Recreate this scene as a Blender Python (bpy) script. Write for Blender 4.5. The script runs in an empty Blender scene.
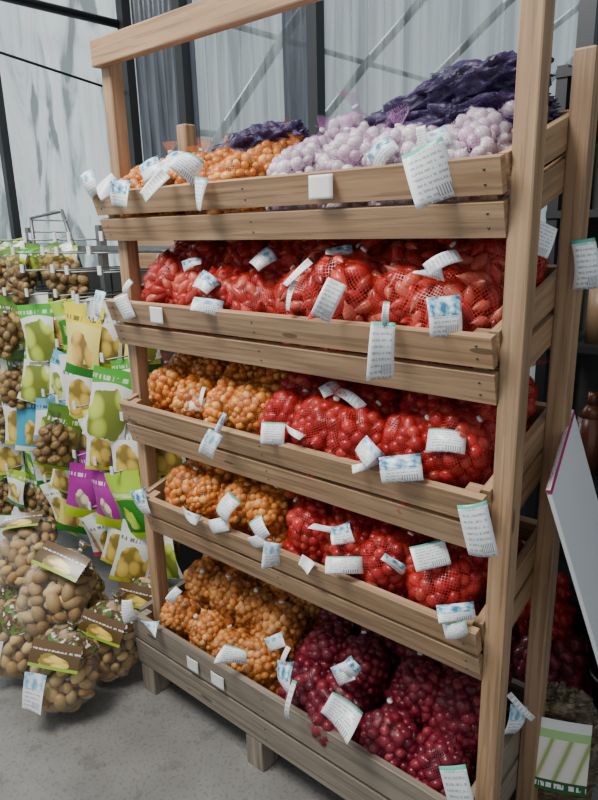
import bpy, math, random
from mathutils import Vector, Matrix, Euler, noise
random.seed(7)
R=random.random
def U(a,b): return a+(b-a)*R()
COL=bpy.context.scene.collection

# ---------------------------------------------------------------- node helpers
class NT:
    def __init__(s,name):
        s.m=bpy.data.materials.new(name); s.m.use_nodes=True
        s.t=s.m.node_tree; s.t.nodes.clear()
        s.out=s.t.nodes.new('ShaderNodeOutputMaterial')
    def n(s,typ,ins=None,**kw):
        nd=s.t.nodes.new('ShaderNode'+typ)
        for k,v in kw.items(): setattr(nd,k,v)
        if ins:
            for k,v in ins.items():
                if isinstance(v,bpy.types.NodeSocket): s.t.links.new(v,nd.inputs[k])
                else: nd.inputs[k].default_value=v
        return nd
    def math(s,op,a,b=None,c=None):
        nd=s.t.nodes.new('ShaderNodeMath'); nd.operation=op
        for i,v in enumerate((a,b,c)):
            if v is None: continue
            if isinstance(v,bpy.types.NodeSocket): s.t.links.new(v,nd.inputs[i])
            else: nd.inputs[i].default_value=v
        return nd.outputs[0]
    def mix(s,f,a,b,typ='MIX'):
        nd=s.t.nodes.new('ShaderNodeMix'); nd.data_type='RGBA'; nd.blend_type=typ
        for k,v in ((0,f),(6,a),(7,b)):
            if isinstance(v,bpy.types.NodeSocket): s.t.links.new(v,nd.inputs[k])
            else: nd.inputs[k].default_value=v if k==0 else (*v[:3],1)
        return nd.outputs[2]
    def ramp(s,f,stops):
        nd=s.t.nodes.new('ShaderNodeValToRGB'); s.t.links.new(f,nd.inputs[0])
        e=nd.color_ramp.elements
        while len(e)<len(stops): e.new(.5)
        for i,(p,c) in enumerate(stops): e[i].position=p; e[i].color=(*c[:3],1)
        return nd.outputs[0]
    def done(s,sh):
        s.t.links.new(sh,s.out.inputs[0]); return s.m
def c3(v): return (*v[:3],1)

def simple(name,col,rough=.6,metal=0,var=.15,scale=12,bump=0):
    t=NT(name); tc=t.n('TexCoord').outputs['Object']
    no=t.n('TexNoise',{'Vector':tc,'Scale':scale,'Detail':5.0}).outputs[0]
    c=t.mix(no,tuple(x*(1-var) for x in col),tuple(min(1,x*(1+var)) for x in col))
    b=t.n('BsdfPrincipled',{'Base Color':c,'Roughness':rough,'Metallic':metal})
    if bump:
        bp=t.n('Bump',{'Height':no,'Strength':bump,'Distance':.01}); t.t.links.new(bp.outputs[0],b.inputs['Normal'])
    return t.done(b.outputs[0])

def wood(name,c1,c2,c3_):
    t=NT(name); uv=t.n('UVMap').outputs[0]
    mp=t.n('Mapping',{'Vector':uv,'Scale':(1.6,34,1)}).outputs[0]
    n1=t.n('TexNoise',{'Vector':mp,'Scale':1.6,'Detail':6.0,'Distortion':.6}).outputs[0]
    n2=t.n('TexNoise',{'Vector':t.n('Mapping',{'Vector':uv,'Scale':(5,9,1)}).outputs[0],'Scale':1.0,'Detail':3.0}).outputs[0]
    n3=t.n('TexNoise',{'Vector':t.n('Mapping',{'Vector':uv,'Scale':(3,90,1)}).outputs[0],'Scale':1.0,'Detail':3.0}).outputs[0]
    n4=t.n('TexNoise',{'Vector':t.n('Mapping',{'Vector':uv,'Scale':(1.3,2.0,1)}).outputs[0],'Scale':1.0,'Detail':2.0}).outputs[0]
    col=t.ramp(n1,[(.3,c2),(.5,c1),(.72,c3_)])
    col=t.mix(t.math('MULTIPLY',n2,.75),col,tuple(x*.8 for x in c2))
    col=t.mix(t.math('MULTIPLY',t.math('GREATER_THAN',n3,.56),.42),col,tuple(x*.5 for x in c2))
    g=sum(c2)/3
    col=t.mix(t.math('MULTIPLY',n4,.45),col,(g*1.5,g*1.3,g*1.05))
    vo=t.n('TexVoronoi',{'Vector':t.n('Mapping',{'Vector':uv,'Scale':(3.2,14,1)}).outputs[0],'Scale':1.0}).outputs[0]
    kn=t.math('LESS_THAN',vo,.085)
    col=t.mix(t.math('MULTIPLY',kn,.75),col,tuple(x*.3 for x in c2))
    b=t.n('BsdfPrincipled',{'Base Color':col,'Roughness':.55})
    bp=t.n('Bump',{'Height':n1,'Strength':.35,'Distance':.004}); t.t.links.new(bp.outputs[0],b.inputs['Normal'])
    return t.done(b.outputs[0])
W_PINE=wood('pine_wood',(.53,.31,.15),(.27,.14,.06),(.66,.43,.24))
W_OLD=wood('weathered_wood',(.32,.26,.20),(.16,.13,.10),(.43,.36,.28))

def veg_mat(name,rough=.29,scale=45,amt=.35):
    t=NT(name)
    a=t.n('Attribute',attribute_name='Col').outputs[0]
    tc=t.n('TexCoord').outputs['Object']
    no=t.n('TexNoise',{'Vector':tc,'Scale':scale,'Detail':4.0}).outputs[0]
    dark=t.mix(1.0,a,(.40,.35,.35),'MULTIPLY')
    c=t.mix(t.math('MULTIPLY',no,amt*1.6),a,dark)
    b=t.n('BsdfPrincipled',{'Base Color':c,'Roughness':rough})
    return t.done(b.outputs[0])
M_VEG=veg_mat('bulb_skin'); M_POT=veg_mat('potato_skin',.6,scale=60,amt=.3)

def net_mat(name,col,cover=.36,N=26,rough=.35):
    t=NT(name); uv=t.n('UVMap').outputs[0]
    sp=t.n('SeparateXYZ',{0:uv})
    u=t.math('MULTIPLY',sp.outputs[0],2.0*N); v=t.math('MULTIPLY',sp.outputs[1],float(N))
    def line(x):
        f=t.math('FRACT',x); return t.math('LESS_THAN',f,cover*.5)
    m=t.math('MAXIMUM',line(t.math('ADD',t.math('ADD',u,v),200.)),line(t.math('ADD',t.math('SUBTRACT',u,v),200.)))
    b=t.n('BsdfPrincipled',{'Base Color':c3(col),'Roughness':rough})
    tr=t.n('BsdfTransparent')
    mx=t.n('MixShader',{0:m,1:tr.outputs[0],2:b.outputs[0]})
    return t.done(mx.outputs[0])
N_RED=net_mat('red_net',(.56,.03,.02),.28,28); N_ORG=net_mat('orange_net',(.72,.20,.03),.20,30)
N_VIO=net_mat('violet_net',(.50,.22,.52),.20,26)
N_DRK=net_mat('dark_net',(.05,.04,.03),.3); N_BUR=net_mat('burgundy_net',(.20,.012,.035),.24,30)

def film_mat(name,alpha=.16,col=(.9,.9,.9)):
    t=NT(name)
    g=t.n('BsdfPrincipled',{'Base Color':c3(col),'Roughness':.12})
    fr=t.n('LayerWeight',{'Blend':.35}).outputs[1]
    f=t.math('ADD',t.math('MULTIPLY',fr,.35),alpha)
    tr=t.n('BsdfTransparent')
    return t.done(t.n('MixShader',{0:f,1:tr.outputs[0],2:g.outputs[0]}).outputs[0])
M_FILM=film_mat('clear_bag_film',.10)

# ---------------------------------------------------------------- mesh helpers
def empty(name,loc=(0,0,0)):
    o=bpy.data.objects.new(name,None); o.location=loc; o.empty_display_size=.05; COL.objects.link(o); return o
def link(name,me,parent=None,mw=None):
    o=bpy.data.objects.new(name,me); COL.objects.link(o)
    if parent is not None: o.parent=parent
    if mw is not None:
        if parent is not None: o.matrix_basis=Matrix.Translation(-Vector(parent.location))@mw
        else: o.matrix_basis=mw
    return o
class MB:
    def __init__(s): s.v=[];s.f=[];s.m=[];s.uv=[];s.c=[];s.sm=[]
    def add(s,vs,fs,mat=0,uvs=None,col=(1,1,1),smooth=True,M=None):
        o=len(s.v)
        for p in vs: s.v.append((M@Vector(p)) if M is not None else Vector(p)); s.c.append(col)
        for i,f in enumerate(fs):
            s.f.append([o+k for k in f]); s.m.append(mat); s.sm.append(smooth)
            if uvs is None: s.uv.append([(0,0)]*len(f))
            elif isinstance(uvs,dict): s.uv.append(uvs[i])
            else: s.uv.append([uvs[k] for k in f])
    def box(s,c,d,M=None,mat=0):
        c=Vector(c); h=Vector(d)/2
        L=max(range(3),key=lambda i:d[i]); ru,rv=U(0,9),U(0,9)
        P=[Vector((x,y,z)) for x in(-1,1) for y in(-1,1) for z in(-1,1)]
        loc=[Vector((p.x*h.x,p.y*h.y,p.z*h.z)) for p in P]
        F=[(0,1,3,2),(4,6,7,5),(0,4,5,1),(2,3,7,6),(0,2,6,4),(1,5,7,3)]; ax=[0,0,1,1,2,2]
        uvs={}
        for i,f in enumerate(F):
            r=[a for a in range(3) if a not in (ax[i],L)]
            if ax[i]==L: uvs[i]=[(loc[k][r[0]]*.2+ru,loc[k][r[1] if len(r)>1 else r[0]]+rv) for k in f]
            else: uvs[i]=[(loc[k][L]+ru,loc[k][r[0]]+rv+i*.31) for k in f]
        s.add([c+p for p in loc],F,mat,uvs,smooth=False,M=M)
    def cyl(s,a,b,r,mat=0,seg=10,r2=None):
        a=Vector(a);b=Vector(b); r2=r if r2 is None else r2
        q=(b-a).to_track_quat('Z','Y').to_matrix()
        vs=[];
        for p,rr in((a,r),(b,r2)):
            for i in range(seg):
                t=2*math.pi*i/seg; vs.append(p+q@Vector((math.cos(t)*rr,math.sin(t)*rr,0)))
        fs=[(i,(i+1)%seg,seg+(i+1)%seg,seg+i) for i in range(seg)]+[tuple(range(seg))[::-1],tuple(range(seg,2*seg))]
        s.add(vs,fs,mat)
    def mesh(s,name,mats):
        me=bpy.data.meshes.new(name); me.from_pydata([tuple(v) for v in s.v],[],s.f)
        for m in mats: me.materials.append(m)
        me.polygons.foreach_set('material_index',s.m)
        me.polygons.foreach_set('use_smooth',s.sm)
        uvl=me.uv_layers.new(name='UVMap'); fl=[]
        for f in s.uv:
            for q in f: fl+= [q[0],q[1]]
        uvl.data.foreach_set('uv',fl)
        ca=me.color_attributes.new('Col','FLOAT_COLOR','POINT'); cl=[]
        for c in s.c: cl+=[c[0],c[1],c[2],1]
        ca.data.foreach_set('color',cl)
        me.update(); return me
def bevel(o,w=.003):
    b=o.modifiers.new('bevel','BEVEL'); b.width=w; b.segments=2; b.limit_method='ANGLE'; return o

# ---------------------------------------------------------------- bulbs & bags
PROF={'onion':[(0,-1),(.35,-.93),(.78,-.62),(1,-.05),(.86,.45),(.5,.82),(.16,1.05),(.07,1.35)],
      'shallot':[(0,-1.15),(.2,-1.02),(.62,-.72),(.95,-.2),(.95,.25),(.6,.75),(.22,1.08),(.05,1.4)],
      'potato':[(0,-1),(.5,-.86),(.85,-.5),(1,0),(.9,.45),(.55,.83),(.3,.95),(0,1)]}
def bulb(mb,kind,c,axis,w,l,col,seg=9):
    q=Vector(axis).to_track_quat('Z','Y').to_matrix()
    pr=PROF[kind]; vs=[];fs=[]
    kx=U(.9,1.1)
    for (r,z) in pr:
        for i in range(seg):
            t=2*math.pi*i/seg
            vs.append(Vector(c)+q@Vector((math.cos(t)*r*w*kx,math.sin(t)*r*w/kx,z*l)))
    n=len(pr)
    for j in range(n-1):
        for i in range(seg):
            fs.append((j*seg+i,j*seg+(i+1)%seg,(j+1)*seg+(i+1)%seg,(j+1)*seg+i))
    fs.append(tuple(range((n-1)*seg,n*seg)))
    mb.add(vs,fs,0,None,col)
def rdir():
    z=U(-1,1);t=U(0,6.283);r=math.sqrt(1-z*z); return Vector((r*math.cos(t),r*math.sin(t),z))
def make_bag(name,kind,dims,w,l,pal,net,vegmat=M_VEG,seed=1,tuft=True,dens=1.0,sq=.8):
    random.seed(seed)
    mb=MB(); rx,ry,rz=dims; rm=(w*2+l)/3
    cs=[]
    lump=[(rdir(),U(-.14,.14)) for _ in range(5)]
    for k,(sh) in enumerate((1.0,.66)):
        ax,ay,az=[(d-rm*.9)*sh for d in dims]
        area=4*math.pi*(((ax*ay)**1.6+(ax*az)**1.6+(ay*az)**1.6)/3)**(1/1.6)
        N=int(area/(w*l*2.35)*dens)
        for i in range(N):
            z=1-2*(i+.5)/N; t=i*2.39996+U(-.15,.15); r=math.sqrt(1-z*z)
            d=Vector((r*math.cos(t),r*math.sin(t),z))
            s_=(abs(d.x)**2.8+abs(d.y)**2.8+abs(d.z)**2.8)**(-1/2.8)
            s_=sq*s_+(1-sq)
            s_*=1+sum(a*max(0,d.dot(v))**2 for v,a in lump)
            d2=d*s_*U(.90,1.05)
            c=Vector((d2.x*ax,d2.y*ay,d2.z*az))
            ax_=rdir(); nn=d.normalized(); ax_=(ax_-nn*ax_.dot(nn)*.75)
            f=U(.76,1.16); col=random.choice(pal); g=U(.6,1.3)
            bulb(mb,kind,c,ax_,w*f,l*f*U(.9,1.1),tuple(min(1,x*g) for x in col))
            if k==0: cs.append((c,rm*f*1.07))
    NU,NV=40,22; rr=[]
    for j in range(NV+1):
        row=[]
        ph=math.pi*j/NV
        for i in range(NU):
            t=2*math.pi*i/NU; d=Vector((math.sin(ph)*math.cos(t),math.sin(ph)*math.sin(t),math.cos(ph)))
            best=0
            for c,r_ in cs:
                b=c.dot(d)
                if b<=0: continue
                q=r_*r_-(c.length_squared-b*b)
                if q>0: best=max(best,b+math.sqrt(q))
            if best==0: best=1/math.sqrt((d.x/rx)**2+(d.y/ry)**2+(d.z/rz)**2)*.95
            row.append(best)
        if j in(0,NV): row=[sum(row)/NU]*NU
        rr.append(row)
    r2=[[max(rr[j][i],.25*(rr[max(j-1,0)][i]+rr[min(j+1,NV)][i]+rr[j][i-1]+rr[j][(i+1)%NU])) for i in range(NU)] for j in range(NV+1)]
    vs=[];uv=[];fs=[]
    for j in range(NV+1):
        ph=math.pi*j/NV
        for i in range(NU+1):
            t=2*math.pi*i/NU; d=Vector((math.sin(ph)*math.cos(t),math.sin(ph)*math.sin(t),math.cos(ph)))
            vs.append(d*(r2[j][i%NU]+.001)); uv.append((i/NU,j/NV))
    for j in range(NV):
        for i in range(NU):
            a=j*(NU+1)+i; fs.append((a,a+NU+1,a+NU+2,a+1))
    if net is not None: mb.add(vs,fs,1,uv)
    if tuft:
        z0=r2[0][0]; seg=14; prof=[(.03,-.012),(.016,.004),(.007,.014),(.008,.02),(.017,.034),(.022,.044)]
        vs=[];uv=[];fs=[]; lx,ly=U(-.6,.6),U(-.6,.6)
        for k,(r,z) in enumerate(prof):
            for i in range(seg+1):
                t=2*math.pi*(i%seg)/seg; q=r*(1+.35*math.sin(3*t+k))
                vs.append((math.cos(t)*q+lx*max(z,0),math.sin(t)*q*.6+ly*max(z,0),z0+z)); uv.append((i/seg*.5,k*.06))
        for k in range(len(prof)-1):
            for i in range(seg):
                a=k*(seg+1)+i; fs.append((a,a+1,a+seg+2,a+seg+1))
        mb.add(vs,fs,1,uv)
        mb.cyl((lx*.014,ly*.014,z0+.013),(lx*.019,ly*.019,z0+.018),.0075,2)
    return mb.mesh(name,[vegmat,net if net else M_FILM,M_CLIP])
M_CLIP=simple('clip_white',(.7,.7,.7),.4)
PAL_RED=[(.54,.03,.032),(.45,.018,.025),(.60,.07,.05),(.32,.013,.02)]
PAL_SHA=[(.60,.075,.055),(.48,.035,.03),(.68,.17,.11),(.36,.022,.02)]
PAL_YEL=[(.82,.33,.06),(.70,.23,.04),(.88,.46,.13),(.54,.15,.025)]
PAL_TAN=[(.76,.37,.10),(.66,.27,.06),(.84,.49,.19),(.50,.19,.05)]
PAL_DRK=[(.19,.012,.024),(.25,.016,.032),(.12,.008,.018),(.33,.035,.05)]
PAL_GAR=[(.86,.83,.80),(.82,.75,.76),(.90,.88,.84),(.74,.60,.68)]
PAL_POT=[(.46,.29,.10),(.38,.23,.075),(.55,.38,.15),(.30,.17,.055)]
KIND={}
def kinds(key,n,*a,**k): KIND[key]=[make_bag(f'{key}_bag_{i}',*a,seed=i*13+len(key)*7,**k) for i in range(n)]
kinds('shallot',4,'shallot',(.088,.064,.088),.0135,.022,PAL_SHA,N_RED,dens=1.1)
kinds('redonion',4,'onion',(.080,.064,.080),.0148,.0165,PAL_RED,N_RED)
kinds('yellow',4,'onion',(.072,.060,.074),.0108,.0122,PAL_YEL,N_ORG)
kinds('tan',4,'onion',(.070,.060,.072),.0110,.0122,PAL_TAN,N_ORG)
kinds('dark',4,'onion',(.080,.066,.082),.0148,.0155,PAL_DRK,N_BUR)
kinds('garlic',4,'onion',(.075,.058,.075),.0160,.014,PAL_GAR,N_VIO)
kinds('potato',3,'potato',(.112,.07,.14),.019,.028,PAL_POT,M_FILM,vegmat=M_POT)
kinds('smallpotato',3,'potato',(.062,.03,.085),.018,.022,PAL_POT,N_DRK,vegmat=M_POT)

# ---------------------------------------------------------------- labels
def label_mat(name,head,hpos=.7,pic=None,accent=None,white=(.86,.89,.92)):
    t=NT(name); uv=t.n('UVMap').outputs[0]; sp=t.n('SeparateXYZ',{0:uv}); u,v=sp.outputs[0],sp.outputs[1]
    rowf=t.math('FRACT',t.math('MULTIPLY',v,9.)); ln=t.math('LESS_THAN',rowf,.42)
    no=t.n('TexNoise',{'Vector':t.n('Mapping',{'Vector':uv,'Scale':(20,9,1)}).outputs[0],'Scale':1.0}).outputs[0]
    w=t.math('GREATER_THAN',no,.46)
    inu=t.math('MULTIPLY',t.math('GREATER_THAN',u,.1),t.math('LESS_THAN',u,.88))
    txt=t.math('MULTIPLY',t.math('MULTIPLY',ln,w),inu)
    body=t.mix(t.math('MULTIPLY',txt,.55),white,(.10,.14,.15))
    bar=t.math('GREATER_THAN',t.math('FRACT',t.math('MULTIPLY',u,17.)),.5)
    inb=t.math('MULTIPLY',t.math('MULTIPLY',t.math('GREATER_THAN',u,.5),t.math('LESS_THAN',u,.9)),t.math('MULTIPLY',t.math('GREATER_THAN',v,.08),t.math('LESS_THAN',v,.26)))
    body=t.mix(inb,body,white)
    body=t.mix(t.math('MULTIPLY',inb,t.math('MULTIPLY',bar,.7)),body,(.03,.03,.03))
    n2=t.n('TexNoise',{'Vector':uv,'Scale':5.0,'Detail':3.0}).outputs[0]
    hc=t.ramp(n2,[(.40,head),(.52,pic if pic else tuple(min(1,x*1.5) for x in head)),(.64,white)]) if pic else t.mix(0.,head,head)
    c=t.mix(t.math('GREATER_THAN',v,hpos),body,hc)
    b=t.n('BsdfPrincipled',{'Base Color':c,'Roughness':.3})
    return t.done(b.outputs[0])
L_GREEN=label_mat('label_green',(.10,.48,.36),.93)
L_BLUE=label_mat('label_blue',(.18,.42,.62),.6,(.50,.70,.84))
L_SKY=label_mat('label_sky',(.04,.18,.34),.5,(.30,.56,.70))
L_WHITE=label_mat('label_white',(.80,.83,.86),.95)
L_PLAIN=simple('card_plain',(.70,.69,.66),.6,var=.05)
labels=empty('product_labels')
def lab_mesh(w,h,bend,mat,curl=True):
    mb=MB(); nx,ny=5,8; vs=[];uv=[];fs=[]; tw=U(-1.2,1.2); cu=U(-.7,1.1)
    if not curl: tw=0;cu=.1
    for j in range(ny+1):
        for i in range(nx+1):
            x=(i/nx-.5); z=-(j/ny)
            vs.append((x*w,-bend*h*math.sin(-z*2.8)+cu*w*x*x+tw*x*w*z,z*h)); uv.append((i/nx,1-j/ny))
    for j in range(ny):
        for i in range(nx):
            a=j*(nx+1)+i; fs.append((a,a+nx+1,a+nx+2,a+1))
    mb.add(vs,fs,0,uv)
    me=mb.mesh('label',[mat]); return me
def label(x,y,z,w=.05,h=.075,mat=L_GREEN,roll=0,pitch=0,yaw=0,bend=None,parent=None,nm='label'):
    M=Matrix.Translation((x,y,z))@Matrix.Rotation(math.radians(yaw),4,'Z')@Matrix.Rotation(math.radians(pitch),4,'X')@Matrix.Rotation(math.radians(roll),4,'Y')
    flat=(bend==0)
    o=link(nm,lab_mesh(w*.92,h*.96,U(.05,.27) if bend is None else bend,mat,curl=not flat),parent or labels,M)
    s=o.modifiers.new('thick','SOLIDIFY'); s.thickness=.0006
    return o

# ---------------------------------------------------------------- rack
XL,XR=-1.585,-.398
rack=empty('wooden_display_rack')
TR=[]
def tray(i,z0,tilt,y0=0,xl=XL,xr=XR,bh=.061,gap=.012,depth=.37,mat=W_PINE,th=.018):
    M=Matrix.Translation((0,y0,z0))@Matrix.Rotation(math.radians(tilt),4,'X')
    mb=MB(); cx=(xl+xr)/2; w=xr-xl
    for k in range(2):
        zc=bh/2+k*(bh+gap)
        mb.box((cx,th/2,zc),(w,th,bh),M)
        mb.box((cx,depth-th/2,zc),(w-.03,th,bh),M)
        for sx in(xl+th/2,xr-th/2):
            mb.box((sx,depth/2+.01,zc),(th,depth-.04,bh-.002),M)
    n=5
    for k in range(n): mb.box((cx,.05+k*(depth-.1)/(n-1),.006),(w-.04,.06,.012),M)
    for sx in (xl+.035,xr-.035,):
        mb.box((sx,.034,bh+gap/2),(.03,.03,bh*2),M)
    for sx in (xl+.03,xr-.03,cx):
        for zc in (bh*.3,bh*.7,bh*1.3+gap,bh*1.7+gap):
            mb.cyl(M@Vector((sx,.001,zc)),M@Vector((sx,-.0012,zc)),.0028,1,8)
    o=link(f'tray_{i}',mb.mesh(f'tray_{i}',[mat,M_SCREW]),rack); bevel(o,.0025)
    TR.append(M)
M_SCREW=simple('screw_steel',(.12,.11,.10),.4,.8)
tray(1,1.48,17); tray(2,1.186,16,xl=-1.57); tray(3,.886,16,xl=-1.553); tray(4,.602,16,xl=-1.50)
tray(5,.107,4,y0=-.035,xl=-1.59,xr=-.40,bh=.089,gap=.012,depth=.44,mat=W_OLD)
mb=MB(); PW=.042
mb.box((-.378,.022,1.02),(PW,PW,2.04)); mb.box((-.378,.27,.905),(PW,PW,1.81))
mb.box((-1.55,.045,.98),(PW,PW,1.96)); mb.box((-1.55,.29,.905),(PW,PW,1.81))
mb.box((-.97,.010,1.960),(1.20,.028,.066))
o=link('frame',mb.mesh('frame',[W_PINE]),rack); bevel(o,.004)
mb=MB()
for x in(-1.55,-1.05,-.48):
    for y in(.0,.34): mb.box((x,y,.05),(.065,.065,.10))
mb.box((-1.0,.36,.06),(1.18,.02,.04))
o=link('feet',mb.mesh('feet',[W_OLD]),rack); bevel(o)

# ---------------------------------------------------------------- heaps
def heap(name,key,ti,x0,x1,pitch,rows,sc=1.0,up=.35):
    e=empty(name); M=TR[ti-1]
    for ri,(y,zs) in enumerate(rows):
        n=max(1,round((x1-x0)/pitch)); p=(x1-x0)/n
        for li,z in enumerate(zs):
            for i in range(n):
                x=x0+(i+.5)*p+U(-.014,.014)+(.25*p if (ri+li)%2 else -.0)*(.6 if i<n-1 else 0)
                s=sc*U(.9,1.08)
                L=M@Vector((x,y+U(-.012,.012),z+U(-.010,.012)))
                rx=U(-1.1,.15) if up<.9 else U(-.5,.5)
                rot=Matrix.Rotation(rx,4,'X')@Matrix.Rotation(U(-.55,.55),4,'Y')@Matrix.Rotation(U(-.6,.6)+random.choice((0,math.pi)),4,'Z')
                link('net_bag',random.choice(KIND[key]),e,Matrix.Translation(L)@rot@Matrix.Scale(s,4))
    return e
random.seed(21)
LR2=[(.098,[.070,.138]),(.19,[.070,.155]),(.28,[.070,.155,.18])]
heap('yellow_onion_net_bags','yellow',1,-1.52,-1.03,.12,[(.088,[.06,.100]),(.18,[.065,.10]),(.28,[.065,.10])])
heap('garlic_net_bags','garlic',1,-.99,-.46,.12,[(.097,[.065,.108]),(.19,[.065,.115]),(.28,[.065,.11])])
heap('shallot_net_bags','shallot',2,-1.50,-.45,.125,LR2)
heap('yellow_onion_net_bags','yellow',3,-1.49,-1.02,.118,LR2)
heap('red_onion_net_bags','redonion',3,-1.02,-.45,.118,LR2)
heap('yellow_onion_net_bags','yellow',4,-1.45,-.98,.118,LR2)
heap('red_onion_net_bags','redonion',4,-.98,-.45,.118,LR2)
B5=[(.09,[.085,.17]),(.20,[.085,.18,.24]),(.32,[.085,.18,.28])]
heap('brown_onion_net_bags','tan',5,-1.52,-1.02,.122,B5,up=1.0)
heap('dark_red_onion_net_bags','dark',5,-1.01,-.45,.127,B5)

# ---------------------------------------------------------------- purple sacks
def sack_mat():
    t=NT('purple_sack_mesh'); tc=t.n('TexCoord').outputs['Object']; uv=t.n('UVMap').outputs[0]
    no=t.n('TexNoise',{'Vector':tc,'Scale':16.0,'Detail':5.0,'Distortion':1.2}).outputs[0]
    sp=t.n('SeparateXYZ',{0:uv})
    u=t.math('MULTIPLY',sp.outputs[0],80.); v=t.math('MULTIPLY',sp.outputs[1],48.)
    l1=t.math('LESS_THAN',t.math('FRACT',t.math('ADD',t.math('ADD',u,v),300.)),.20)
    l2=t.math('LESS_THAN',t.math('FRACT',t.math('ADD',t.math('SUBTRACT',u,v),300.)),.20)
    m=t.math('MAXIMUM',l1,l2)
    base=t.ramp(no,[(.35,(.007,.005,.022)),(.6,(.028,.011,.06)),(.75,(.075,.016,.04))])
    c=t.mix(t.math('MULTIPLY',m,.5),base,(.09,.055,.24))
    b=t.n('BsdfPrincipled',{'Base Color':c,'Roughness':.4})
    bp=t.n('Bump',{'Height':no,'Strength':.8,'Distance':.02}); t.t.links.new(bp.outputs[0],b.inputs['Normal'])
    return t.done(b.outputs[0])
M_SACK=sack_mat()
def sack(c,dims,rot,seed,amp=.22,par=None,mat=None,name='mesh_sack'):
    mb=MB(); NU,NV=72,40; vs=[];uv=[];fs=[]
    for j in range(NV+1):
        ph=math.pi*j/NV
        for i in range(NU+1):
            t=2*math.pi*(i%NU)/NU
            d=Vector((math.cos(ph),math.sin(ph)*math.cos(t),math.sin(ph)*math.sin(t)))
            s=(abs(d.x)**2.6+abs(d.y)**2.6+abs(d.z)**2.6)**(-1/2.6)
            p=d*s
            f=1+amp*noise.noise(d*3.2+Vector((seed,0,0)))+amp*.5*noise.noise(d*8+Vector((0,seed,0)))+.06*math.sin(5*p.x+9*noise.noise(d*2.5+Vector((seed,seed,0))))
            f+=.10*abs(noise.noise(Vector((d.x*3,d.y*11,d.z*11+seed))))
            vs.append(Vector((p.x*dims[0],p.y*dims[1],p.z*dims[2]))*f); uv.append((i/NU,j/NV))
    for j in range(NV):
        for i in range(NU):
            a=j*(NU+1)+i; fs.append((a,a+NU+1,a+NU+2,a+1))
    mb.add(vs,fs,0,uv)
    M=Matrix.Translation(c)@Euler([math.radians(a) for a in rot]).to_matrix().to_4x4()
    return link(name,mb.mesh(name,[mat or M_SACK]),par,M)
sk=empty('purple_mesh_sacks')
sack((-.57,.25,1.768),(.115,.09,.045),(0,-6,4),1.3,par=sk)
sack((-.73,.27,1.735),(.135,.08,.044),(0,-18,-4),4.1,par=sk)
sack((-.59,.26,1.71),(.15,.095,.048),(0,-2,4),9.1,par=sk)
sack((-.90,.29,1.68),(.11,.07,.034),(0,-12,4),5.1,par=sk)
sack((-1.22,.26,1.71),(.14,.08,.048),(0,-8,0),6.1,par=sk)

# ---------------------------------------------------------------- labels placement
random.seed(5)
def LB(ti,x,dz,dy=-.02,**k):
    p=TR[ti-1]@Vector((x,0,(.134 if ti<5 else .19)));  label(p.x,p.y+dy,p.z+dz,yaw=k.pop('yaw',U(5,40)),**k)
# tray 1
LB(1,-1.565,.055,w=.055,h=.07,mat=L_BLUE,roll=-20)
LB(1,-1.48,.03,w=.06,h=.05,mat=L_WHITE,roll=-35)
LB(1,-1.40,.025,w=.06,h=.07,mat=L_SKY,roll=8)
LB(1,-1.34,.07,dy=.02,w=.06,h=.06,mat=L_SKY,roll=-30,pitch=-30)
LB(1,-1.29,.06,dy=.02,w=.07,h=.05,mat=L_BLUE,roll=-50,pitch=-30)
LB(1,-1.22,.03,w=.035,h=.085,mat=L_WHITE,roll=48)
LB(1,-1.14,.065,dy=.0,w=.06,h=.06,mat=L_GREEN,roll=30,pitch=-25)
LB(1,-1.10,.012,w=.045,h=.075,mat=L_GREEN,roll=9)
LB(1,-1.25,.085,dy=.05,w=.06,h=.05,mat=L_SKY,roll=10,pitch=-30)
LB(1,-.65,.045,dy=.02,w=.06,h=.05,mat=L_SKY,roll=-40,pitch=-20)
LB(1,-.55,.055,dy=.04,w=.06,h=.04,mat=L_BLUE,roll=-20,pitch=-40)
LB(1,-.53,.025,w=.08,h=.10,mat=L_GREEN,roll=-22,yaw=20,bend=.06)
LB(1,-.545,.06,dy=-.0,w=.018,h=.045,mat=L_WHITE,roll=-10,yaw=20)
LB(1,-.765,-.004,dy=-.004,w=.066,h=.048,mat=L_PLAIN,yaw=0,bend=0)
# tray 2
LB(2,-1.545,.03,w=.04,h=.08,mat=L_BLUE,roll=12)
LB(2,-1.465,.02,w=.045,h=.07,mat=L_WHITE,roll=-20)
LB(2,-1.46,.06,dy=.02,w=.02,h=.05,mat=L_GREEN,roll=35)
LB(2,-1.33,-.003,dy=-.004,w=.058,h=.045,mat=L_PLAIN,yaw=0,bend=0)
LB(2,-1.14,.085,dy=.03,w=.065,h=.05,mat=L_SKY,roll=40,pitch=-30)
LB(2,-1.12,.03,dy=-.0,w=.08,h=.04,mat=L_BLUE,roll=10,pitch=-25)
LB(2,-1.25,.12,dy=.06,w=.06,h=.025,mat=L_SKY,roll=-10,pitch=-25)
LB(2,-.84,.12,dy=.05,w=.018,h=.08,mat=L_WHITE,roll=45,pitch=-25)
LB(2,-.86,.08,dy=.02,w=.016,h=.07,mat=L_WHITE,roll=8,pitch=-15)
LB(2,-.725,.085,dy=-.005,w=.045,h=.085,mat=L_WHITE,roll=26,pitch=-10)
LB(2,-.605,.015,dy=-.02,w=.05,h=.115,mat=L_GREEN,roll=2,yaw=25,bend=.06)
LB(2,-.603,.052,dy=-.012,w=.013,h=.045,mat=L_GREEN,roll=2,yaw=25)
LB(2,-.50,.065,dy=.01,w=.065,h=.075,mat=L_SKY,roll=-4,pitch=-12)
LB(2,-.50,.135,dy=.07,w=.03,h=.07,mat=L_WHITE,roll=60,pitch=-30)
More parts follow.
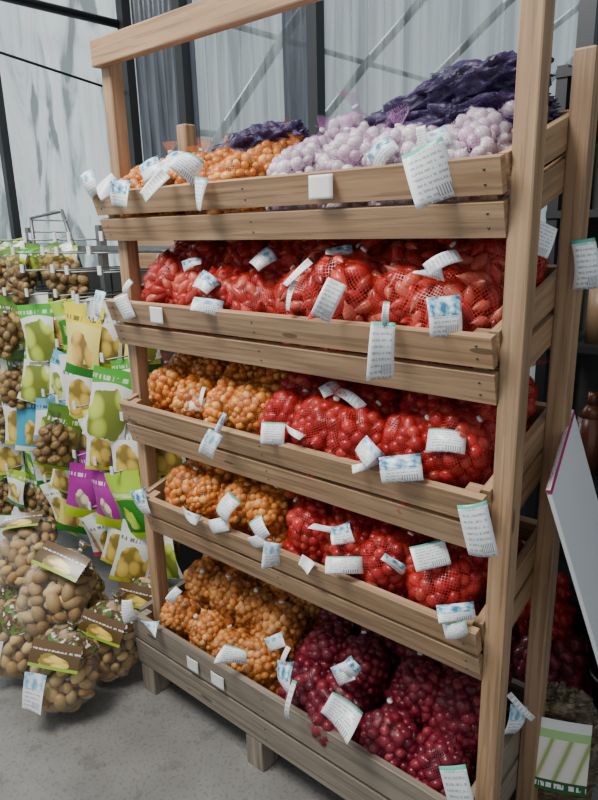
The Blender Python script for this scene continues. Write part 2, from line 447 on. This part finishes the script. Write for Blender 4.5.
LB(2,-.55,.11,dy=.05,w=.05,h=.018,mat=L_BLUE,roll=-8,pitch=-30)
LB(2,-.99,.14,dy=.09,w=.05,h=.06,mat=L_BLUE,roll=50,pitch=-30)
LB(2,-.80,.15,dy=.10,w=.06,h=.03,mat=L_SKY,roll=-10,pitch=-30)
# tray 3
LB(3,-1.25,.05,dy=.05,w=.06,h=.04,mat=L_WHITE,roll=-10,pitch=-30)
LB(3,-1.24,.08,dy=.07,w=.012,h=.06,mat=L_GREEN,roll=10,pitch=-30)
LB(3,-1.10,.00,w=.045,h=.075,mat=L_BLUE,roll=26)
LB(3,-1.075,.05,dy=-.01,w=.016,h=.06,mat=L_SKY,roll=28)
LB(3,-.93,.05,dy=.01,w=.06,h=.055,mat=L_GREEN,roll=3,pitch=-20)
LB(3,-.87,.045,dy=.01,w=.07,h=.015,mat=L_WHITE,roll=14,pitch=-20)
LB(3,-.80,.13,dy=.09,w=.025,h=.09,mat=L_WHITE,roll=-58,pitch=-45)
LB(3,-.84,.14,dy=.10,w=.05,h=.04,mat=L_BLUE,roll=-30,pitch=-45)
LB(3,-.645,.055,dy=.01,w=.06,h=.045,mat=L_BLUE,roll=38,pitch=-25)
LB(3,-.575,.05,dy=-.005,w=.09,h=.055,mat=L_SKY,roll=-8,pitch=-20,yaw=30)
LB(3,-.66,.015,dy=-.005,w=.06,h=.016,mat=L_WHITE,roll=-16,pitch=-10,yaw=30)
LB(3,-.50,.105,dy=.05,w=.08,h=.05,mat=L_GREEN,roll=6,pitch=-35,yaw=30)
LB(3,-.405,-.0,dy=-.03,w=.058,h=.11,mat=L_GREEN,roll=-14,yaw=30,bend=.06)
# tray 4
LB(4,-1.475,.03,w=.055,h=.08,mat=L_SKY,roll=-15)
LB(4,-1.30,.08,dy=.08,w=.06,h=.05,mat=L_BLUE,roll=20,pitch=-30)
LB(4,-1.23,.03,w=.07,h=.025,mat=L_BLUE,roll=18,pitch=-10)
LB(4,-1.14,.03,dy=-.0,w=.07,h=.04,mat=L_WHITE,roll=-18,pitch=-20)
LB(4,-1.09,.10,dy=.02,w=.055,h=.07,mat=L_GREEN,roll=25,pitch=-25)
LB(4,-1.0,.07,dy=.0,w=.045,h=.06,mat=L_GREEN,roll=-40,pitch=-20)
LB(4,-.93,.03,dy=-.01,w=.045,h=.07,mat=L_BLUE,roll=5)
LB(4,-.99,.03,dy=-.012,w=.05,h=.035,mat=L_WHITE,roll=-26)
LB(4,-.77,.10,dy=.06,w=.05,h=.05,mat=L_SKY,roll=-30,pitch=-35)
LB(4,-.80,.09,dy=.05,w=.08,h=.015,mat=L_WHITE,roll=-2,pitch=-30)
LB(4,-.72,.06,dy=.0,w=.09,h=.04,mat=L_GREEN,roll=-6,pitch=-25,yaw=25)
LB(4,-.82,.02,dy=.0,w=.04,h=.03,mat=L_WHITE,roll=26,pitch=-25,yaw=25)
LB(4,-.54,.13,dy=.05,w=.08,h=.055,mat=L_GREEN,roll=-18,pitch=-35,yaw=30)
LB(4,-.60,.08,dy=.03,w=.06,h=.02,mat=L_SKY,roll=30,pitch=-35)
LB(4,-.445,.05,dy=-.0,w=.08,h=.035,mat=L_SKY,roll=-10,pitch=-30,yaw=30)
LB(4,-.435,.02,dy=-.02,w=.05,h=.035,mat=L_GREEN,roll=-15,yaw=30)
# tray 5
LB(5,-1.575,.06,w=.04,h=.08,mat=L_WHITE,roll=-8)
LB(5,-1.46,.03,w=.075,h=.035,mat=L_BLUE,roll=-8)
LB(5,-1.09,.09,dy=.01,w=.075,h=.045,mat=L_GREEN,roll=6,pitch=-20)
LB(5,-1.40,.13,dy=.06,w=.03,h=.05,mat=L_WHITE,roll=30,pitch=-30)
LB(5,-1.17,-.03,dy=-.004,w=.06,h=.045,mat=L_PLAIN,yaw=0,bend=0)
LB(5,-1.28,-.03,dy=-.004,w=.055,h=.045,mat=L_PLAIN,yaw=0,bend=0)
LB(5,-.91,.13,dy=.01,w=.05,h=.08,mat=L_SKY,roll=-6,pitch=-10)
LB(5,-.905,.17,dy=.02,w=.014,h=.055,mat=L_WHITE,roll=14,pitch=-10)
LB(5,-.86,.11,dy=-.01,w=.014,h=.12,mat=L_GREEN,roll=8)
LB(5,-1.0,.14,dy=.06,w=.06,h=.04,mat=L_BLUE,roll=-30,pitch=-20)
LB(5,-.70,.13,dy=-.0,w=.09,h=.07,mat=L_GREEN,roll=28,pitch=-20,yaw=30)
LB(5,-.78,.15,dy=.07,w=.06,h=.05,mat=L_BLUE,roll=-30,pitch=-35)
LB(5,-.73,.18,dy=.07,w=.045,h=.04,mat=L_SKY,roll=30,pitch=-35)
LB(5,-.425,.12,dy=-.01,w=.060,h=.14,mat=L_GREEN,roll=-14,yaw=30,bend=.06)
# right side tags
label(-.350,.25,1.470,.05,.10,L_GREEN,roll=-6,yaw=40)
label(-.385,.15,1.50,.045,.06,L_WHITE,roll=25,yaw=50)
label(-.375,.16,.45,.05,.08,L_BLUE,roll=20,yaw=50)
label(-.385,.12,.50,.015,.10,L_WHITE,roll=-40,yaw=50)

# ---------------------------------------------------------------- room
def floor_mat():
    t=NT('concrete_floor'); tc=t.n('TexCoord').outputs['Object']
    n1=t.n('TexNoise',{'Vector':tc,'Scale':2.2,'Detail':8.0,'Roughness':.65}).outputs[0]
    n2=t.n('TexNoise',{'Vector':tc,'Scale':90.0,'Detail':4.0}).outputs[0]
    n3=t.n('TexNoise',{'Vector':tc,'Scale':14.0,'Detail':5.0}).outputs[0]
    c=t.ramp(n1,[(.3,(.115,.11,.105)),(.55,(.18,.175,.165)),(.75,(.26,.255,.24))])
    c=t.mix(t.math('MULTIPLY',t.math('GREATER_THAN',n2,.58),.35),c,(.06,.058,.055))
    c=t.mix(t.math('MULTIPLY',t.math('GREATER_THAN',n3,.62),.3),c,(.07,.066,.06))
    b=t.n('BsdfPrincipled',{'Base Color':c,'Roughness':.75})
    bp=t.n('Bump',{'Height':n2,'Strength':.3,'Distance':.004}); t.t.links.new(bp.outputs[0],b.inputs['Normal'])
    return t.done(b.outputs[0])
mb=MB(); mb.box((-.9,-.6,-.05),(7,6.4,.1)); link('floor',mb.mesh('floor',[floor_mat()]))

def sheet_mat(name,tint,opac,lo=.35,bumpv=0.,scale=(20,20,1.2),p=(.35,.65)):
    t=NT(name); tc=t.n('TexCoord').outputs['Object']
    no=t.n('TexNoise',{'Vector':t.n('Mapping',{'Vector':tc,'Scale':scale}).outputs[0],'Scale':1.0,'Detail':7.0,'Distortion':1.4}).outputs[0]
    c=t.ramp(no,[(p[0],tuple(x*lo for x in tint)),((p[0]+p[1])/2,tuple(x*.85 for x in tint)),(p[1],tuple(min(1,x*1.15) for x in tint))])
    d=t.n('BsdfPrincipled',{'Base Color':c,'Roughness':.18})
    tl=t.n('BsdfTranslucent',{'Color':c})
    m1=t.n('MixShader',{0:.62,1:d.outputs[0],2:tl.outputs[0]})
    if bumpv:
        bp=t.n('Bump',{'Height':no,'Strength':bumpv,'Distance':.04}); t.t.links.new(bp.outputs[0],d.inputs['Normal']); t.t.links.new(bp.outputs[0],tl.inputs['Normal'])
    tr=t.n('BsdfTransparent',{'Color':c3(tuple(min(1,x*1.1) for x in tint))})
    op=t.math('MINIMUM',t.math('ADD',opac,t.math('MULTIPLY',t.math('SUBTRACT',.5,no),.8)),1.0) if bumpv else opac
    return t.done(t.n('MixShader',{0:op,1:tr.outputs[0],2:m1.outputs[0]}).outputs[0])
S_CLEAR=sheet_mat('corrugated_polycarbonate',(.62,.69,.71),.42,.35,0,(12,12,.8))
S_SMOKE=sheet_mat('smoky_polycarbonate',(.17,.19,.22),.75,.4)
S_FILM=sheet_mat('plastic_film',(.84,.97,1.0),.62,.22,1.0,(3,6.5,1.5),(.38,.55))
S_DARK=simple('dark_cladding',(.035,.04,.038),.7)
def corr(mb,x0,x1,y,z0,z1,mat,amp=.016,wl=.076,n=8):
    nx=int((x1-x0)/wl*n); vs=[];fs=[]
    for i in range(nx+1):
        x=x0+(x1-x0)*i/nx; yy=y+amp*math.sin(2*math.pi*x/wl)
        vs+=[(x,yy,z0),(x,yy,z1)]
    for i in range(nx): fs.append((2*i,2*i+2,2*i+3,2*i+1))
    mb.add(vs,fs,mat)
mb=MB()
corr(mb,-2.95,-2.45,1.15,.9,3.4,1); corr(mb,-2.45,-1.90,1.15,.9,3.4,0); corr(mb,-1.90,-1.74,1.13,.9,3.4,1)
corr(mb,-1.74,2.4,1.15,.9,3.4,0)
mb.box((-.3,1.16,.45),(5.4,.04,.9),mat=2)
link('wall_back',mb.mesh('wall_back',[S_CLEAR,S_SMOKE,S_DARK]))
mb=MB(); vs=[];uv=[];fs=[]; ny,nz=150,100
for i in range(ny+1):
    for j in range(nz+1):
        y=-3.6+4.75*i/ny; z=3.4*j/nz
        dx=.045*noise.noise(Vector((y*2.2,z*.7,3)))+.035*noise.noise(Vector((y*6,z*1.6,9)))+.02*abs(noise.noise(Vector((y*11+z*3,z*3,2))))
        vs.append((-3.06+dx,y,z)); uv.append((y,z))
for i in range(ny):
    for j in range(nz):
        a=i*(nz+1)+j; fs.append((a,a+nz+1,a+nz+2,a+1))
mb.add(vs,fs,0,uv); link('wall_left',mb.mesh('wall_left',[S_FILM]))
M_STEEL=simple('galvanised_steel',(.22,.23,.24),.45,.7); M_DSTEEL=simple('dark_steel',(.04,.043,.047),.5,.5)
mb=MB()
for x in(-2.93,-2.5,-1.70,-.66): mb.box((x,1.10,1.7),(.05,.05,3.4),mat=0)
mb.box((-.3,1.09,2.75),(5.4,.04,.05),mat=0)
for y in(.42,-1.2,-2.6): mb.box((-2.97,y,1.7),(.035,.035,3.4),mat=0)
mb.cyl((-2.95,-3.6,2.5),(-2.95,1.1,2.5),.02,0)
mb.cyl((-2.95,-.6,2.42),(-2.95,1.1,2.18),.006,0)
link('greenhouse_frame',mb.mesh('greenhouse_frame',[M_DSTEEL]))
mb=MB()
for k in range(7):
    y=2.2+.9*k; pts=[(-4.5+9*i/16,y,1.2+2.6*math.sin(math.pi*i/16)) for i in range(17)]
    for a,b in zip(pts,pts[1:]): mb.cyl(a,b,.03,0,8)
for z in(1.3,2.2,3.0):
    mb.cyl((-3.9,2.2,z),(-3.9,7.6,z),.025,0,8)
link('tunnel_hoops',mb.mesh('tunnel_hoops',[M_STEEL]))
mb=MB(); mb.box((0,5,-.2),(26,16,.1)); 
link('ground',mb.mesh('ground',[simple('gravel',(.22,.21,.18),.9)]))

# ---------------------------------------------------------------- hanging packet display
def packet_mat(name,head,main,pic,foot,hp=.78,rad=.36,cy=.42,fp=.13,sc=(3.6,5)):
    t=NT(name); uv=t.n('UVMap').outputs[0]; sp=t.n('SeparateXYZ',{0:uv}); u,v=sp.outputs[0],sp.outputs[1]
    vo=t.n('TexVoronoi',{'Vector':t.n('Mapping',{'Vector':uv,'Scale':(sc[0],sc[1],1),'Location':(U(0,5),U(0,5),0),'Rotation':(0,0,U(0,1))}).outputs[0],'Scale':1.0}).outputs[0]
    pc=t.ramp(vo,[(0.,tuple(min(1,x*1.25) for x in pic)),(.42,pic),(.62,tuple(x*.35 for x in pic))])
    nz=t.n('TexNoise',{'Vector':uv,'Scale':3.0,'Detail':2.0}).outputs[0]
    du=t.math('SUBTRACT',u,.5); dv=t.math('MULTIPLY',t.math('SUBTRACT',v,cy),1.3)
    rr=t.math('ADD',t.math('SQRT',t.math('ADD',t.math('MULTIPLY',du,du),t.math('MULTIPLY',dv,dv))),t.math('MULTIPLY',t.math('SUBTRACT',nz,.5),.5))
    c=t.mix(t.math('LESS_THAN',rr,rad),main,pc)
    edge=t.math('ADD',v,t.math('MULTIPLY',t.math('SINE',t.math('MULTIPLY',u,3.14)),-.06))
    c=t.mix(t.math('GREATER_THAN',edge,hp-.04),c,head)
    tx=t.math('MULTIPLY',t.math('MULTIPLY',t.math('GREATER_THAN',v,hp+.04),t.math('LESS_THAN',v,hp+.10)),t.math('GREATER_THAN',t.n('TexNoise',{'Vector':t.n('Mapping',{'Vector':uv,'Scale':(18,3,1)}).outputs[0],'Scale':1.0}).outputs[0],.49))
    c=t.mix(t.math('MULTIPLY',tx,.8),c,(.03,.05,.03) if sum(head)>1.2 else (.8,.8,.75))
    c=t.mix(t.math('LESS_THAN',v,fp),c,foot)
    b=t.n('BsdfPrincipled',{'Base Color':c,'Roughness':.22}); return t.done(b.outputs[0])
WH=(.82,.84,.80); LIME=(.36,.56,.02); GRN=(.02,.20,.015); PY=(.86,.60,.12)
PK=[packet_mat('pk0',LIME,WH,PY,GRN),
    packet_mat('pk1',GRN,(.34,.56,.05),PY,(.02,.2,.02),.7,.3,.35),
    packet_mat('pk2',(.02,.20,.42),(.06,.40,.60),(.9,.62,.12),WH,.72,.26,.3,.08),
    packet_mat('pk3',WH,WH,(.26,.04,.22),(.28,.03,.30),.62,.34,.30,.12,(3,3)),
    packet_mat('pk4',(.36,.01,.28),(.38,.02,.30),(.88,.75,.5),(.45,.60,.02),.74,.22,.35,.2),
    packet_mat('pk5',WH,WH,PY,(.62,.62,.05),.66,.42,.30,.06,(3,3.6)),
    packet_mat('pk6',WH,WH,(.75,.35,.12),(.55,.05,.08),.64,.40,.34,.08,(3,3.4)),
    packet_mat('pk7',(.10,.22,.02),(.18,.20,.05),(.50,.38,.12),(.30,.48,.02),.7,.45,.4,.05,(5,7)),
    packet_mat('pk8',(.16,.45,.68),WH,(.60,.70,.12),(.16,.45,.68),.75,.3,.4,.14),
    packet_mat('pk9',(.08,.42,.04),WH,(.58,.70,.10),WH,.8,.5,.36,.0,(2.2,2.6)),
    packet_mat('pk10',LIME,GRN,(.55,.75,.08),LIME,.6,.2,.3,.1,(3,3)),
    packet_mat('pk11',(.80,.66,.04),(.84,.74,.20),(.80,.50,.12),GRN,.74,.34,.38,.14,(3,3))]
def packet_mesh(w,h,mat):
    mb=MB()
    for side in(1,-1):
        vs=[];uv=[];fs=[];nx,ny=6,8
        for j in range(ny+1):
            for i in range(nx+1):
                a=i/nx;b=j/ny
                bul=side*.014*(math.sin(math.pi*a)**.6)*(math.sin(math.pi*min(1,b*1.15))**.6 if b<.86 else 0)
                cv=.06*w*math.sin(3*a+5*b)
                vs.append(((a-.5)*w*(1-.08*math.sin(math.pi*b)),-bul-.001*side+cv,-h*(1-b)-.03*h*math.sin(math.pi*a)*(1-b))); uv.append((a,b))
        for j in range(ny):
            for i in range(nx):
                q=j*(nx+1)+i; f=(q,q+1,q+nx+2,q+nx+1); fs.append(f if side==1 else f[::-1])
        mb.add(vs,fs,0,uv)
    return mb.mesh('packet',[mat])
PKM=[[packet_mesh(w,h,m) for (w,h) in((.13,.22),(.11,.18),(.145,.25))] for m in PK]
stand=empty('hanging_packet_display',(-2.25,.35,0))
mb=MB(); 
for z in(.40,.66,.92,1.18,1.44): mb.box((-2.30,.42,z),(1.20,.02,.02))
for x in(-2.88,-2.3,-1.72): mb.box((x,.44,.78),(.03,.03,1.50))
mb.box((-2.3,.47,.70),(1.2,.01,1.3),mat=1)
random.seed(11)
rowz=[1.47,1.27,1.08,.88,.68,.48]
seq=[[7,10,7,7,7,-1,-1,-1,-1],[0,7,1,7,9,10,5,11,9],[7,0,10,7,9,8,5,3,9],[1,7,5,2,8,7,3,5,5],[7,5,10,0,9,5,4,4,10],[7,0,7,5,11,6,5,5,5]]
packs=[]
for r,z in enumerate(rowz):
    for i in range(9):
        x=-2.88+i*.134+(.05 if r%2 else 0)
        if x>-1.74: continue
        y0=.15+U(-.05,.05)
        k=seq[r][i]
        mb.cyl((x,.42,z+.005),(x,y0-.03,z+.012),.003,0,6)
        mb.box((x,y0-.035,z+.022),(.018,.004,.03),mat=2)
        if k<0:
            for q in range(2):
                xx=x+.05*q; mb.cyl((xx,.42,z-.06*q-.04),(xx,y0-.08,z-.06*q-.03),.003,0,6); mb.box((xx,y0-.085,z-.06*q-.022),(.02,.004,.028),mat=2)
            continue
        for d in range(3):
            M=Matrix.Translation((x+U(-.03,.03),y0+d*.055,z+.01-U(0,.04)))@Matrix.Rotation(math.radians(U(5,60)),4,'Z')@Matrix.Rotation(math.radians(U(-20,22)),4,'Y')
            kk=k if d<1 else random.choice([0,5,7,9,7,11,k])
            sz=random.choice(PKM[kk])
            if r==0:
                packs.append((PKM[kk][1],M@Matrix.Scale(.5,4,(0,0,1))))
                if d<2: packs.append((random.choice(KIND['smallpotato']),M@Matrix.Translation((0,.0,-.14))))
            else:
                packs.append((sz,M))
                if d==0 and (R()<.4 or k==7): packs.append((random.choice(KIND['smallpotato']),M@Matrix.Translation((U(-.04,.06),.045 if k!=7 else -.03,-.15))))
link('pegboard',mb.mesh('pegboard',[M_STEEL,S_DARK,M_CLIP]),stand,Matrix.Identity(4))
for me,M in packs: link('packet',me,stand,M)
mb=MB()
def wire(mb,pts,r,mat=0):
    for a,b in zip(pts,pts[1:]): mb.cyl(a,b,r,mat,8)
wire(mb,[(-2.70,.36,1.30),(-2.70,.36,1.57),(-2.44,.36,1.59),(-2.34,.36,1.36)],.008)
for k in range(5): wire(mb,[(-2.70,.36,1.36+k*.05),(-2.41+.0*k,.36,1.37+k*.045)],.003)
link('wire_rack',mb.mesh('wire_rack',[M_STEEL]))
mb=MB()
for k in range(2): mb.box((-2.0,.62,1.42+k*.08-.04),(.62,.02,.065))
mb.box((-2.26,.64,.68),(.04,.04,1.36)); mb.box((-1.76,.64,.68),(.04,.04,1.36))
o=link('wooden_crate_stand',mb.mesh('wooden_crate_stand',[W_PINE])); bevel(o)

# ---------------------------------------------------------------- potato bags on floor
def film_print():
    t=NT('printed_film'); uv=t.n('UVMap').outputs[0]; v=t.n('SeparateXYZ',{0:uv}).outputs[1]
    band=t.math('MULTIPLY',t.math('GREATER_THAN',v,.08),t.math('LESS_THAN',v,.27))
    n=t.n('TexNoise',{'Vector':t.n('Mapping',{'Vector':uv,'Scale':(16,22,1)}).outputs[0],'Scale':1.0,'Detail':1.0}).outputs[0]
    top=t.ramp(n,[(.38,(.08,.20,.03)),(.44,(.12,.07,.03)),(.54,(.08,.045,.02)),(.62,(.10,.05,.02)),(.66,(.78,.76,.70))])
    pr=t.n('BsdfPrincipled',{'Base Color':top,'Roughness':.2})
    gl=t.n('BsdfPrincipled',{'Base Color':(.9,.9,.9,1),'Roughness':.1})
    tr=t.n('BsdfTransparent')
    f=t.math('ADD',t.math('MULTIPLY',t.n('LayerWeight',{'Blend':.3}).outputs[1],.18),.03)
    a=t.n('MixShader',{0:f,1:tr.outputs[0],2:gl.outputs[0]})
    b=t.n('MixShader',{0:t.math('MULTIPLY',band,.85),1:a.outputs[0],2:pr.outputs[0]})
    return t.done(b.outputs[0])
M_FP=film_print()
for me in KIND['potato']: me.materials[1]=M_FP
HEADCARD=packet_mat('potato_bag_header',(.12,.07,.03),(.10,.06,.02),(.80,.55,.12),(.30,.45,.04),.6,.3,.3,.12)
def pbag(x,y,z,yaw,lean,roll=0,s=1.0,lab=L_BLUE,head=True):
    e=empty('potato_bag',(x,y,z))
    M=Matrix.Translation((x,y,z))@Matrix.Rotation(math.radians(yaw),4,'Z')@Matrix.Rotation(math.radians(lean),4,'X')@Matrix.Rotation(math.radians(roll),4,'Y')
    link('bag',random.choice(KIND['potato']),e,M@Matrix.Scale(s,4))
    if lab: link('label',lab_mesh(.07,.12,.05,lab),e,M@Matrix.Translation((-.05,-.085*s,.03)))
    if head: link('printed_header',lab_mesh(.16*s,.08*s,.05,HEADCARD,curl=False),e,M@Matrix.Translation((.0,-.070*s,.130*s))@Matrix.Rotation(math.radians(-16),4,'X'))
random.seed(9)
pbag(-1.67,-.26,.155,35,-12,8)
pbag(-1.95,-.27,.145,30,-12,10,lab=L_WHITE,head=False)
pbag(-1.87,-.15,.31,35,-38,20,s=1.12,lab=None)
pbag(-1.70,-.07,.150,25,-8,12,lab=None)
pbag(-1.98,-.02,.14,25,-8,-5,lab=None,head=False)
pbag(-2.17,-.16,.14,25,-8,-5,lab=None,head=False)
pbag(-2.18,-.10,.34,25,-55,-15,lab=None)
pbag(-1.76,.13,.14,25,-8,5,lab=None)

# ---------------------------------------------------------------- right side objects
P2=Vector((-.312,.05,1.027)); P1=Vector((-.374,.341,1.102))
d=Vector((.111,.153,-.499)).normalized()
e1=(P1-P2); e1=(e1-d*e1.dot(d))
Lb=P2.z/abs(d.z)*.985
n=e1.cross(d).normalized()*.004
vs=[P2,P2+e1,P2+e1+d*Lb,P2+d*Lb]
zmin=min(v.z for v in vs)
mb=MB(); V=[v-n for v in vs]+[v+n for v in vs]
mb.add(V,[(0,1,2,3),(7,6,5,4),(0,4,5,1),(1,5,6,2),(2,6,7,3),(3,7,4,0)],0,smooth=False)
s1=[P2-n*1.2,P2+e1-n*1.2,P2+e1+d*.010-n*1.2,P2+d*.010-n*1.2]; s2=[v+n*2.4 for v in s1]
mb.add(s1+s2,[(0,1,2,3),(7,6,5,4),(0,4,5,1),(1,5,6,2),(2,6,7,3),(3,7,4,0)],1,smooth=False)
o=link('white_sign_board',mb.mesh('white_sign_board',[simple('board_white',(.84,.87,.90),.35,var=.03),simple('magenta_edge',(.5,.03,.15),.4)]))
o.location.z=-min(0,zmin)

random.seed(2)
e=empty('red_onion_floor_sacks',(-.45,.8,0))
for (x,y,z,s,kk) in((-.47,.76,.13,1.7,'dark'),(-.66,.85,.13,1.7,'dark'),(-.55,.80,.30,1.4,'redonion'),(-.30,.92,.12,1.5,'dark')):
    link('sack',random.choice(KIND[kk]),e,Matrix.Translation((x,y,z))@Euler((U(-.3,.3),U(-.3,.3),U(0,6))).to_matrix().to_4x4()@Matrix.Scale(s,4))
mb=MB(); seg=28; prof=[(.0,.0),(.085,.0),(.11,.2),(.118,.2),(.118,.22),(.108,.22),(.1,.19),(.0,.19)]
vs=[];fs=[]
for r,z in prof:
    for i in range(seg): t=2*math.pi*i/seg; vs.append((r*math.cos(t),r*math.sin(t),z))
for j in range(len(prof)-1):
    for i in range(seg): fs.append((j*seg+i,j*seg+(i+1)%seg,(j+1)*seg+(i+1)%seg,(j+1)*seg+i))
for k in range(4):
    mb.add(vs,fs,0,M=Matrix.Translation((-.27,.76,.09*k)))
link('stacked_plant_pots',mb.mesh('stacked_plant_pots',[simple('black_plastic',(.012,.012,.013),.35)]))

asp=empty('plant_root_bag',(-.330,.345,0))
def straw_mat():
    t=NT('straw_roots'); tc=t.n('TexCoord').outputs['Object']
    no=t.n('TexNoise',{'Vector':t.n('Mapping',{'Vector':tc,'Scale':(60,60,14)}).outputs[0],'Scale':1.0,'Detail':6.0,'Distortion':2.0}).outputs[0]
    c=t.ramp(no,[(.35,(.03,.022,.012)),(.55,(.15,.11,.06)),(.7,(.32,.26,.15))])
    return t.done(t.n('BsdfPrincipled',{'Base Color':c,'Roughness':.3}).outputs[0])
o=sack((0,0,0),(.185,.045,.085),(0,-90,0),2.2,amp=.08,par=asp,mat=straw_mat(),name='bag_body')
o.matrix_basis=Matrix.Translation((0,0,.205))@Matrix.Rotation(math.radians(24),4,'Z')@Matrix.Rotation(math.radians(-90),4,'Y')
def asp_mat():
    t=NT('root_bag_label'); uv=t.n('UVMap').outputs[0]; sp=t.n('SeparateXYZ',{0:uv}); u,v=sp.outputs[0],sp.outputs[1]
    w=t.n('TexWave',{'Vector':t.n('Mapping',{'Vector':uv,'Scale':(1,.55,1),'Rotation':(0,0,.7)}).outputs[0],'Scale':1.2,'Distortion':2.5,'Detail':1.0}).outputs[1]
    pic=t.ramp(w,[(.02,(.36,.46,.16)),(.20,(.74,.72,.55)),(.7,(.88,.82,.76))])
    c=t.mix(t.math('GREATER_THAN',v,.74),pic,(.40,.66,.28))
    c=t.mix(t.math('GREATER_THAN',v,.86),c,(.84,.86,.84))
    c=t.mix(t.math('LESS_THAN',v,.16),c,(.02,.12,.03))
    tx=t.math('MULTIPLY',t.math('MULTIPLY',t.math('GREATER_THAN',v,.05),t.math('LESS_THAN',v,.12)),t.math('GREATER_THAN',t.n('TexNoise',{'Vector':t.n('Mapping',{'Vector':uv,'Scale':(16,3,1)}).outputs[0],'Scale':1.0}).outputs[0],.47))
    c=t.mix(tx,c,(.8,.8,.8))
    return t.done(t.n('BsdfPrincipled',{'Base Color':c,'Roughness':.2}).outputs[0])
M=Matrix.Translation((-.340,.345,.355))@Matrix.Rotation(math.radians(24),4,'Z')@Matrix.Translation((.0,-.066,0))@Matrix.Rotation(math.radians(-3),4,'X')
link('label',lab_mesh(.13,.20,.01,asp_mat(),curl=False),asp,M)

mb=MB()
for x in(-.62,.25): 
    for y in(.82,1.05): mb.box((x,y,.95),(.03,.03,1.9))
for z in(.35,.75,1.15,1.52,1.88): mb.box((-.185,.935,z),(.90,.27,.02))
mb.box((-.185,1.075,.95),(.90,.01,1.9),mat=1)
link('shelving_unit',mb.mesh('shelving_unit',[M_DSTEEL,S_DARK]))
random.seed(3)
mb=MB(); bm=[simple('bottle_brown',(.12,.035,.015),.3),simple('bottle_green',(.02,.05,.02),.3),simple('bottle_dark',(.02,.02,.02),.3),simple('bottle_tan',(.22,.14,.08),.4)]
for z in(.76,1.16,1.53):
    x=-.58
    while x<.2:
        h=U(.16,.26); r=U(.03,.042); m=random.randrange(4)
        mb.cyl((x,.88,z),(x,.88,z+h*.7),r,m,14); mb.cyl((x,.88,z+h*.7),(x,.88,z+h*.85),r,m,14,r2=.012); mb.cyl((x,.88,z+h*.85),(x,.88,z+h),.013,m,10)
        x+=r*2+.02
link('garden_bottles',mb.mesh('garden_bottles',bm))

# ---------------------------------------------------------------- light
w=bpy.data.worlds.new('world'); bpy.context.scene.world=w; w.use_nodes=True
bg=w.node_tree.nodes['Background']; bg.inputs[0].default_value=(.88,.95,1.0,1); bg.inputs[1].default_value=.60
def area(name,loc,tgt,size,power,col=(1,1,1)):
    l=bpy.data.lights.new(name,'AREA'); l.size=size; l.energy=power; l.color=col
    o=bpy.data.objects.new(name,l); COL.objects.link(o); o.location=loc
    o.rotation_euler=(Vector(tgt)-Vector(loc)).to_track_quat('-Z','Y').to_euler()
area('roof_light',(-1.5,-1.35,3.7),(-1.0,.1,.8),1.2,150,(1,.96,.90))
s=bpy.data.lights.new('overcast_sun','SUN'); s.energy=3.6; s.angle=math.radians(30); s.color=(.93,.98,1)
so=bpy.data.objects.new('overcast_sun',s); COL.objects.link(so); so.location=(-5,4,6)
so.rotation_euler=Vector((.92,-.12,-.38)).to_track_quat('-Z','Y').to_euler()

# camera: orientation from the vanishing directions of the rack (f = 646 px on an 800 px tall frame)
Xc=Vector((.7567,-.1525,.6357)).normalized(); Zc=Vector((-.02554,.9648,.2619)); Zc=(Zc-Xc*Zc.dot(Xc)).normalized(); Yc=Zc.cross(Xc)
cam=bpy.data.cameras.new('camera'); co=bpy.data.objects.new('camera',cam); COL.objects.link(co)
cam.lens=646/800*36; cam.sensor_width=36; cam.clip_start=.02
co.matrix_world=Matrix.Translation((.0722,-1.0787,1.511))@Matrix((Xc,Yc,Zc)).to_4x4()
bpy.context.scene.camera=co
